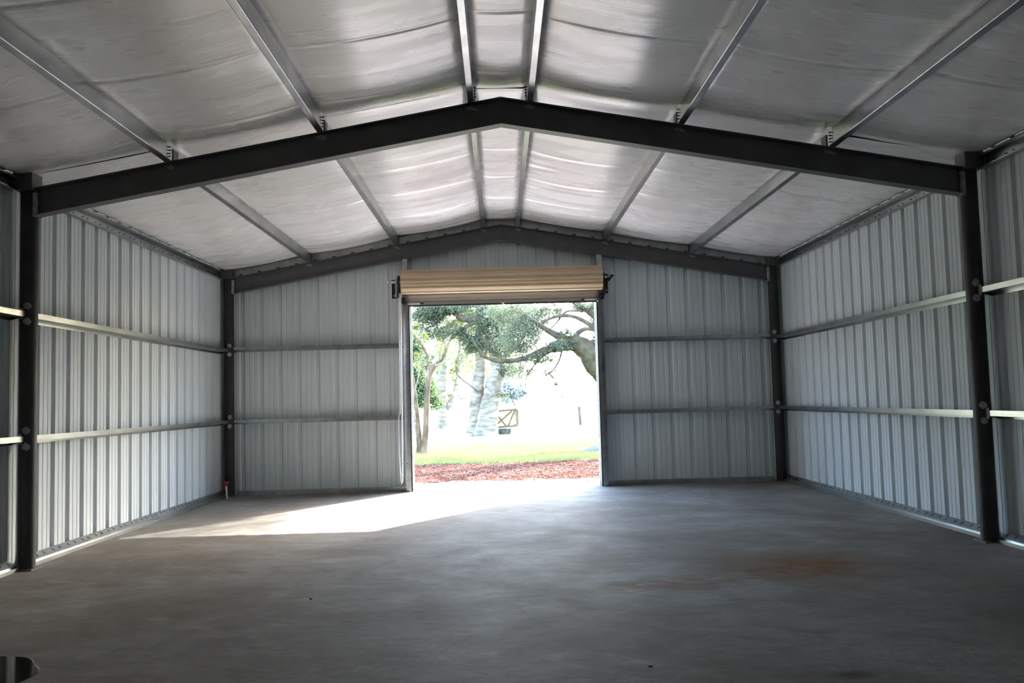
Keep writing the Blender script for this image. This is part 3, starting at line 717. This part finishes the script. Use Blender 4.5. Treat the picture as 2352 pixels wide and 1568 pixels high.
limb(tr, [(1292, 800, .03), (1284, 828, .025), (1268, 852, .02), (1252, 862, .012)], 11.9, name='branchlet', matl=M_BARKM, n=6)
limb(tr, [(1240, 813, .03), (1228, 838, .02), (1212, 858, .018), (1207, 880, .012), (1206, 892, .008)], 11.9, name='branchlet', matl=M_BARKM, n=6)
cD = [cloud(1215, 735, 12.5, 55, 30, 2600), cloud(1180, 780, 12.5, 45, 35, 2200), cloud(1160, 720, 13, 40, 25, 1500), cloud(1260, 712, 12.6, 40, 14, 900), cloud(1345, 705, 12.4, 40, 13, 1400),
      cloud(1370, 735, 12.6, 16, 26, 800), cloud(1285, 795, 11.7, 40, 12, 800), cloud(1240, 822, 11.9, 40, 12, 700), cloud(1205, 800, 12.2, 30, 20, 800), cloud(1195, 850, 12, 28, 22, 600), cloud(1255, 850, 11.9, 18, 32, 260), cloud(1300, 765, 11.8, 26, 10, 350), cloud(1365, 778, 12, 12, 14, 140), cloud(1225, 770, 12, 30, 18, 700), cloud(1280, 880, 11.9, 12, 22, 60)]
leaves(tr, [(c_, r_, int(n_*2.2)) for c_, r_, n_ in cD], .055, M_LEAF, 1); twigs(tr, cD, 5, .016, 2, M_BARKM)
limb(tr, [(5.3, 12.8, 4.6, .26), (6.0, 13.0, 7.0, .2), (6.8, 13.1, 9.2, .12), (7.7, 13.1, 11.3, .05)], matl=M_BARKM)
cU = [((7.75, 13.0, 11.45), (1.0, .9, .8), 2400), ((6.1, 13.2, 9.2), (1.1, 1., .7), 700), ((5.2, 13, 7.6), (2.6, 2, 1.2), 1700), ((3.2, 13.2, 6.4), (2, 1.6, .9), 1300)]
leaves(tr, cU, .085, M_LEAF, 3, 'crown_foliage'); twigs(tr, cU, 8, .03, 4, M_BARKM, 'crown_twigs')
mo = MB(); g = random.Random(4)
V = []; nx_, ny_ = 22, 14
mp = (3.55, 10.3)
for j in range(ny_):
    for i in range(nx_):
        u, w_ = i/(nx_-1)*2-1, j/(ny_-1)*2-1; h_ = max(0, 1-u*u-w_*w_)**.8
        V.append((1.7*u, 1.0*w_, .30*h_+g.uniform(0, .05)*(h_ > 0)-.05))
mo.add(V, [(j*nx_+i, j*nx_+i+1, (j+1)*nx_+i+1, (j+1)*nx_+i) for j in range(ny_-1) for i in range(nx_-1)])
o = mo.build('mulch_mound', M_MULCH, smooth=True); o.location = (mp[0], mp[1], GZ0-.03); tag(o, 'low grey mulch mound on the grass beyond the dirt strip', 'mound')

# twin-trunk oak with pale bark
tr = empty('twin_trunk_oak', (-.85, 23.3, GZ0)); tag(tr, 'big pale oak with two thick leaning trunks beside the yellow frame', 'tree')
limb(tr, [(1116, 1004, .62), (1118, 985, .50), (1122, 950, .44), (1130, 910, .40), (1138, 870, .37), (1143, 835, .32), (1134, 802, .24), (1120, 778, .22), (1113, 750, .20), (1115, 718, .20), (1112, 690, .18), (1108, 660, .16)], 23.3, matl=M_BARKP, n=14, jit=.05)
limb(tr, [(1094, 997, .50), (1097, 975, .36), (1095, 940, .33), (1096, 900, .31), (1101, 860, .28), (1104, 825, .25), (1098, 790, .2), (1100, 740, .15), (1096, 690, .1)], 23.7, name='trunk', matl=M_BARKP, n=14, jit=.05)
limb(tr, [(1110, 960, .2), (1107, 925, .17), (1106, 895, .15), (1102, 870, .1)], 23.6, matl=M_BARKB)
limb(tr, [(1114, 737, .15), (1100, 733, .14), (1082, 734, .14), (1062, 731, .15), (1050, 722, .14), (1036, 716, .12), (1022, 722, .10), (1010, 733, .08), (996, 748, .05), (975, 753, .03)], 22.9, matl=M_BARK)
limb(tr, [(1095, 735, .07), (1080, 746, .07), (1066, 753, .06), (1055, 760, .04)], 22.8, name='branchlet', matl=M_BARK, n=6)
limb(tr, [(1052, 733, .06), (1040, 744, .06), (1024, 750, .05), (1005, 756, .03)], 22.8, name='branchlet', matl=M_BARK, n=6)
limb(tr, [(1110, 705, .08), (1090, 703, .07), (1062, 702, .06), (1040, 708, .05), (1025, 716, .04)], 22.8, name='branchlet', matl=M_BARK, n=6)
limb(tr, [(1143, 835, .12), (1165, 815, .1), (1190, 790, .07), (1210, 760, .05)], 23.5, matl=M_BARK)
limb(tr, [(1098, 900, .05), (1080, 885, .04), (1062, 872, .035), (1048, 858, .03)], 22.9, name='branchlet', matl=M_BARKB, n=6)
cB = [cloud(985, 720, 22.8, 45, 28, 4200), cloud(1040, 705, 22.5, 40, 14, 1900), cloud(1000, 765, 22.8, 50, 16, 1700), cloud(1130, 735, 23, 45, 40, 4200), cloud(1150, 790, 23, 35, 28, 2400), cloud(1085, 790, 22.8, 30, 22, 1500), cloud(1190, 725, 24, 50, 35, 3000), cloud(1170, 850, 23, 28, 22, 900), cloud(1060, 765, 23, 24, 16, 700), cloud(1150, 905, 22.8, 20, 8, 120)]
leaves(tr, [(c_, r_, int(n_*2.0)) for c_, r_, n_ in cB], .095, M_LEAF, 11); twigs(tr, cB, 6, .025, 12, M_BARK)
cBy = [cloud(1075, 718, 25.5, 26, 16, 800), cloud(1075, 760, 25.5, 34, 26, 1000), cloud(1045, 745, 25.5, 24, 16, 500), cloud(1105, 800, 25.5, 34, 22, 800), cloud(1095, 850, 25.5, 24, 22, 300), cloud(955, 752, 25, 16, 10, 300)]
leaves(tr, cBy, .15, M_LEAFY, 13, 'sun_tinted_foliage')  # sunlit part of the crown, told by leaf colour

# slim tree of brown stems
tr = empty('slim_stemmed_tree', (-2.35, 10.8, GZ0)); tag(tr, 'slim brown tree with several bare stems on the grass edge', 'tree')
limb(tr, [(972, 1050, .17), (974, 1030, .10), (978, 990, .085), (979, 950, .08), (981, 900, .08), (985, 866, .08), (995, 844, .075), (1010, 830, .06), (1022, 812, .04), (1030, 790, .02)], 10.8, name='stem', matl=M_BARKB, jit=.06)
limb(tr, [(966, 1050, .15), (964, 1025, .09), (962, 985, .06), (957, 940, .055), (953, 905, .05), (950, 880, .045), (944, 850, .04)], 10.9, name='stem', matl=M_BARKB, jit=.06)
limb(tr, [(964, 1035, .07), (957, 990, .05), (949, 950, .045), (943, 925, .04), (935, 900, .03)], 11, name='stem', matl=M_BARKP, jit=.06)
limb(tr, [(988, 858, .06), (986, 835, .05), (981, 815, .045), (972, 798, .04), (962, 782, .035), (952, 770, .03), (940, 755, .02)], 10.8, name='branchlet', matl=M_BARKB, n=7)
for k, (a_, b_, c_) in enumerate((((1000, 838), (1004, 800), (998, 770)), ((1012, 826), (1020, 790), (1035, 770)), ((985, 830), (992, 800), (985, 775)), ((1000, 840), (1030, 825), (1052, 808)), ((968, 790), (970, 770), (975, 750)), ((952, 900), (960, 870), (965, 845)))):
    limb(tr, [(*a_, .025), (*b_, .018), (*c_, .008)], 10.7, name='branchlet', matl=M_BARKP, n=6)
cA = [cloud(965, 765, 10.8, 22, 20, 160), cloud(1010, 800, 10.8, 28, 25, 150), cloud(960, 830, 10.8, 16, 22, 120)]
twigs(tr, cA, 12, .007, 22, M_BARKP); leaves(tr, cA, .07, M_LEAFY, 21)

# pale tree further back
tr = empty('pale_field_tree', (-3.2, 33.3, GZ0)); tag(tr, 'pale forked tree standing in the bright field behind the slim stems', 'tree')
limb(tr, [(1018, 988, .5), (1018, 970, .34), (1016, 935, .3), (1013, 895, .28), (1015, 850, .25), (1018, 810, .2), (1012, 770, .15)], 33.3, name='trunk', matl=M_BARKP)
limb(tr, [(1021, 950, .18), (1032, 930, .16), (1044, 905, .14), (1050, 875, .12), (1058, 840, .1), (1070, 815, .08), (1090, 800, .05)], 33.3, matl=M_BARKP)
limb(tr, [(1052, 870, .1), (1050, 830, .09), (1056, 800, .07), (1052, 770, .05)], 33.5, matl=M_BARKP)
for k in range(7): limb(tr, [(1014+k, 880-12*k, .06), (1000+k*6, 850-12*k, .05), (985+k*12, 820-10*k, .02)], 33.2, name='branchlet', matl=M_BARKP, n=6)
cC = [cloud(1030, 800, 33, 45, 40, 700), cloud(1050, 850, 33.5, 25, 35, 500), cloud(1070, 820, 34, 30, 30, 500), cloud(1030, 920, 34, 14, 26, 500)]
leaves(tr, cC, .16, M_LEAFY, 31); twigs(tr, cC, 14, .02, 32, M_BARKP)

# dense evergreen behind the slim stems
tr = empty('dense_evergreen', (-5.0, 30, GZ0)); tag(tr, 'dense dark green evergreen behind the slim stems by the jamb', 'tree')
limb(tr, [(-5.0, 30, -.2, .3), (-5.0, 30, 1.5, .24), (-4.9, 30, 3.2, .16), (-4.8, 30, 4.6, .1)], name='trunk', matl=M_BARK)
cG = [cloud(960, 905, 30, 26, 28, 2600), cloud(945, 860, 30, 30, 34, 2600), cloud(985, 890, 30.5, 18, 30, 1500), cloud(950, 800, 30, 28, 32, 2200), cloud(985, 835, 31, 20, 26, 900), cloud(1000, 925, 30, 14, 14, 500)]
leaves(tr, [(c_, r_, int(n_*1.6)) for c_, r_, n_ in cG], .12, M_LEAFD, 41); twigs(tr, cG, 5, .03, 42, M_BARK)

# trees across the field, their haze put into leaf and bark colour
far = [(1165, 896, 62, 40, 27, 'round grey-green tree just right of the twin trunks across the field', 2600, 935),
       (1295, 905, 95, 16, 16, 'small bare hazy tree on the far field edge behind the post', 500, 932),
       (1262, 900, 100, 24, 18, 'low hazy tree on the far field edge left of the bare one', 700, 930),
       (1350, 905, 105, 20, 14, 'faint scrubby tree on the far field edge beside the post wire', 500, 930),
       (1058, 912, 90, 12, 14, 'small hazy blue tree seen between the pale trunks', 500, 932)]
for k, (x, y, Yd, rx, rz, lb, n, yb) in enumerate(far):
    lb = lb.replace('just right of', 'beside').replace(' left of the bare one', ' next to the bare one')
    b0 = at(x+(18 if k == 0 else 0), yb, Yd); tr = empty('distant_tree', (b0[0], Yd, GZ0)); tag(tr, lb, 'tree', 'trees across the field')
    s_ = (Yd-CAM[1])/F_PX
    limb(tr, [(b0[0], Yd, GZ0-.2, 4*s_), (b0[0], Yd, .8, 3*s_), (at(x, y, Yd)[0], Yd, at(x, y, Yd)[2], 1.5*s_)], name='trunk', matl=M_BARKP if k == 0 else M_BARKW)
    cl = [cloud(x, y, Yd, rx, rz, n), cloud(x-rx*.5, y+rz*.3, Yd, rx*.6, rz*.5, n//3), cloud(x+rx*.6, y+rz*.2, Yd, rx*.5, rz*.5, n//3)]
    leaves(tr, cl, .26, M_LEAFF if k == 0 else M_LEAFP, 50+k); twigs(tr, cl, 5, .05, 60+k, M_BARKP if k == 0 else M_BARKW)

# out-of-view trees added both sides to block low sky light through the door
SIDET = [(10.5, 16.5, 3.6, 3.2, 'unseen oak added to block low sky, first on the rust-stain side'), (18, 15.5, 4.2, 5.2, 'unseen oak added to block low sky, second on the rust-stain side'), (21.5, 9.0, 4.2, 5.2, 'unseen oak added to block low sky, third on the rust-stain side'), (21.5, 1.5, 3.6, 5.0, 'unseen oak added to block low sky, last on the rust-stain side'),
         (-11, 16.5, 4.2, 4.2, 'unseen oak added to block low sky, first on the pipe-stub side'), (-17.5, 14, 4.4, 4.4, 'unseen oak added to block low sky, second on the pipe-stub side'), (-20.5, 8.0, 4.0, 4.2, 'unseen oak added to block low sky, third on the pipe-stub side'), (-20.5, 1.0, 3.2, 4.0, 'unseen oak added to block low sky, last on the pipe-stub side')]
for k, (x, y, rr, hh, lb) in enumerate(SIDET):
    tr = empty('sky_block_oak', (x, y, GZ0)); tag(tr, lb, 'tree', 'unseen oaks added to block sky light')
    limb(tr, [(x, y, -.2, .5), (x+.1, y, 1.2, .38), (x, y, hh, .26), (x-.1, y, hh*1.5, .12)], name='trunk', matl=M_BARK)
    for a in (0.4, 2.4, 4.5): limb(tr, [(x, y, 1.5, .22), (x+rr*.4*math.cos(a), y+rr*.4*math.sin(a), 2.6, .16), (x+rr*.8*math.cos(a), y+rr*.8*math.sin(a), 3.4, .06)], name='limb', matl=M_BARK)
    leaves(tr, [((x, y, hh), (rr, rr, hh*.72), 3400), ((x, y, 1.5), (rr*.9, rr*.9, 1.1), 1000)], .40, M_LEAF, 90+k)

# yellow braced frame on a stone block
p0 = at(1160, 999, 23.9); fx, fy = p0[0], 23.9
k_ = (23.9-CAM[1])/F_PX
b = MB(); g = random.Random(9)
V = []; n = 10; m_ = 12
for i in range(m_):
    x_ = (-21+i/(m_-1)*41)*k_
    for k in range(n):
        a = 2*math.pi*k/n; rr = g.uniform(.9, 1.1); V.append((x_+.02*g.uniform(-1, 1), .17*rr*math.copysign(abs(math.cos(a))**.6, math.cos(a)), .13+.14*rr*math.copysign(abs(math.sin(a))**.6, math.sin(a))))
b.add(V, [(i*n+k, i*n+(k+1) % n, (i+1)*n+(k+1) % n, (i+1)*n+k) for i in range(m_-1) for k in range(n)]+[tuple(range(n)), tuple((m_-1)*n+k for k in range(n))])
o = b.build('mossy_log', M_STONE, smooth=True); o.location = (fx-.12, fy, GZ0); tag(o, 'short mossy grey log lying under the yellow braced frame', 'log')
fr = empty('braced_frame', (fx, fy, GZ0+.27)); tag(fr, 'yellow braced open metal frame standing against the twin trunks', 'frame')
x0, x1, zt, zb = -25*k_, 27*k_, 43*k_-.02, .04
dp = .45
def bar_(a, b2, r, name='bar'):
    MB().cyl(a, b2, r*1.5, 6).build(name, M_TIMBER, fr)
for y_ in (-dp/2, dp/2):
    x0b, x1b = x0+(y_ > 0)*.07, x1+(y_ > 0)*.07
    bar_((x0b, y_, zt-.06), (x1b, y_, zt), .028, 'top_rail'); bar_((x0b, y_, zb), (x1b, y_, zb+.05), .026, 'bottom_rail')
    bar_((x0b, y_, zb), (x0b, y_, zt-.06), .028, 'post'); bar_((x1b, y_, zb+.05), (x1b, y_, zt), .024, 'post')
bar_((x0+.05, -dp/2, zt-.08), (.08, -dp/2, zb+.03), .03, 'brace'); bar_((x0+.03, -dp/2, zb+.05), (x1-.16, -dp/2, zt-.03), .03, 'brace'); bar_((x1-.08, -dp/2, zt-.05), (.14, -dp/2, zb+.04), .03, 'brace')
for xx, zz in ((x0, zt-.06), (x1, zt), (x0, zb), (x1, zb+.05)): bar_((xx, -dp/2, zz), (xx+.07, dp/2, zz), .024, 'cross_bar')
for xx, zz in ((x0+.04, zt-.09), (x1-.05, zt-.03), (x0+.05, zb+.03), (x1-.06, zb+.08), (.1, zb+.06)):
    MB().box(xx-.08, xx+.08, -dp/2-.034, -dp/2-.024, zz-.05, zz+.05).build('gusset', M_TIMBER, fr)
# fence post with its wire
p0 = at(1333, 976, 33.6); ps = empty('fence_post', (p0[0], 33.6, GZ0)); tag(ps, 'dark weathered fence post with one wire in the bright field', 'post')
sharp(MB().cyl((.02, 0, -.1), (-.04, 0, 1.02), .085, 10, .08).build('post', M_POST, ps))
MB().cyl((0, 0, .9), (3.2, .4, .98), .012, 5).build('wire', M_DARK, ps)
# thin stakes far in the field
for k, (x, yb, yt) in enumerate(((1236, 980, 935),)):
    p0 = at(x, yb, 36); hgt = (yb-yt)*(36-CAM[1])/F_PX
    o = MB().cyl((0, 0, -.05), (.03, 0, hgt), .03, 6).build('garden_stake', M_BARKP); o.location = (p0[0], 36, GZ0); tag(o, 'thin pale stake standing in the bright field', 'stake')

# grass blades along the lawn edge, and leaf litter on the dirt
def scatter(name, n, fy_, hgt, wid, matl, label, cat, seed, flat=False):
    g = np.random.default_rng(seed)
    yv = fy_(g, n); xv = g.uniform(-3.2, 3.6, n)*(1+yv*.05)
    zv = -.10+.012*np.sin(xv*1.7+yv*.6)+.010*np.sin(yv*2.3-xv*.7)+.02*np.sin(xv*.31+2)*np.sin(yv*.27)*(yv > 3)
    a = g.uniform(0, 6.283, n); h_ = hgt*g.uniform(.5, 1.3, n); ca, sa = np.cos(a), np.sin(a)
    if flat:
        V = np.stack([np.stack([xv, yv, zv+.004], 1), np.stack([xv+ca*h_*.5-sa*wid, yv+sa*h_*.5+ca*wid, zv+.02], 1), np.stack([xv+ca*h_, yv+sa*h_, zv+.008], 1), np.stack([xv+ca*h_*.5+sa*wid, yv+sa*h_*.5-ca*wid, zv+.016], 1)], 1).reshape(-1, 3)
    else:
        lean = g.normal(0, .35, (n, 2))*h_[:, None]
        V = np.stack([np.stack([xv-ca*wid, yv-sa*wid, zv-.01], 1), np.stack([xv+ca*wid, yv+sa*wid, zv-.01], 1), np.stack([xv+lean[:, 0]+ca*wid*.3, yv+lean[:, 1], zv+h_], 1), np.stack([xv+lean[:, 0]-ca*wid*.3, yv+lean[:, 1], zv+h_], 1)], 1).reshape(-1, 3)
    i = np.arange(n)*4
    o = link(name, np_mesh(name, V, np.stack([i, i+1, i+2, i+3], 1)), matl); tag(o, label, cat, kind='stuff')
scatter('grass', 60000, lambda g, n: 6.7+np.abs(g.normal(0, 1, n))*7, .075, .005, M_GRASSB, 'short sunlit grass growing beyond the red dirt', 'grass', 71)
scatter('leaf_litter', 5000, lambda g, n: g.uniform(1.2, 9.5, n), .06, .016, noisy('dry_leaf', (.035, .017, .01), (.12, .075, .055), 3., .8), 'dry fallen leaves scattered over the red dirt', 'leaves', 72, True)
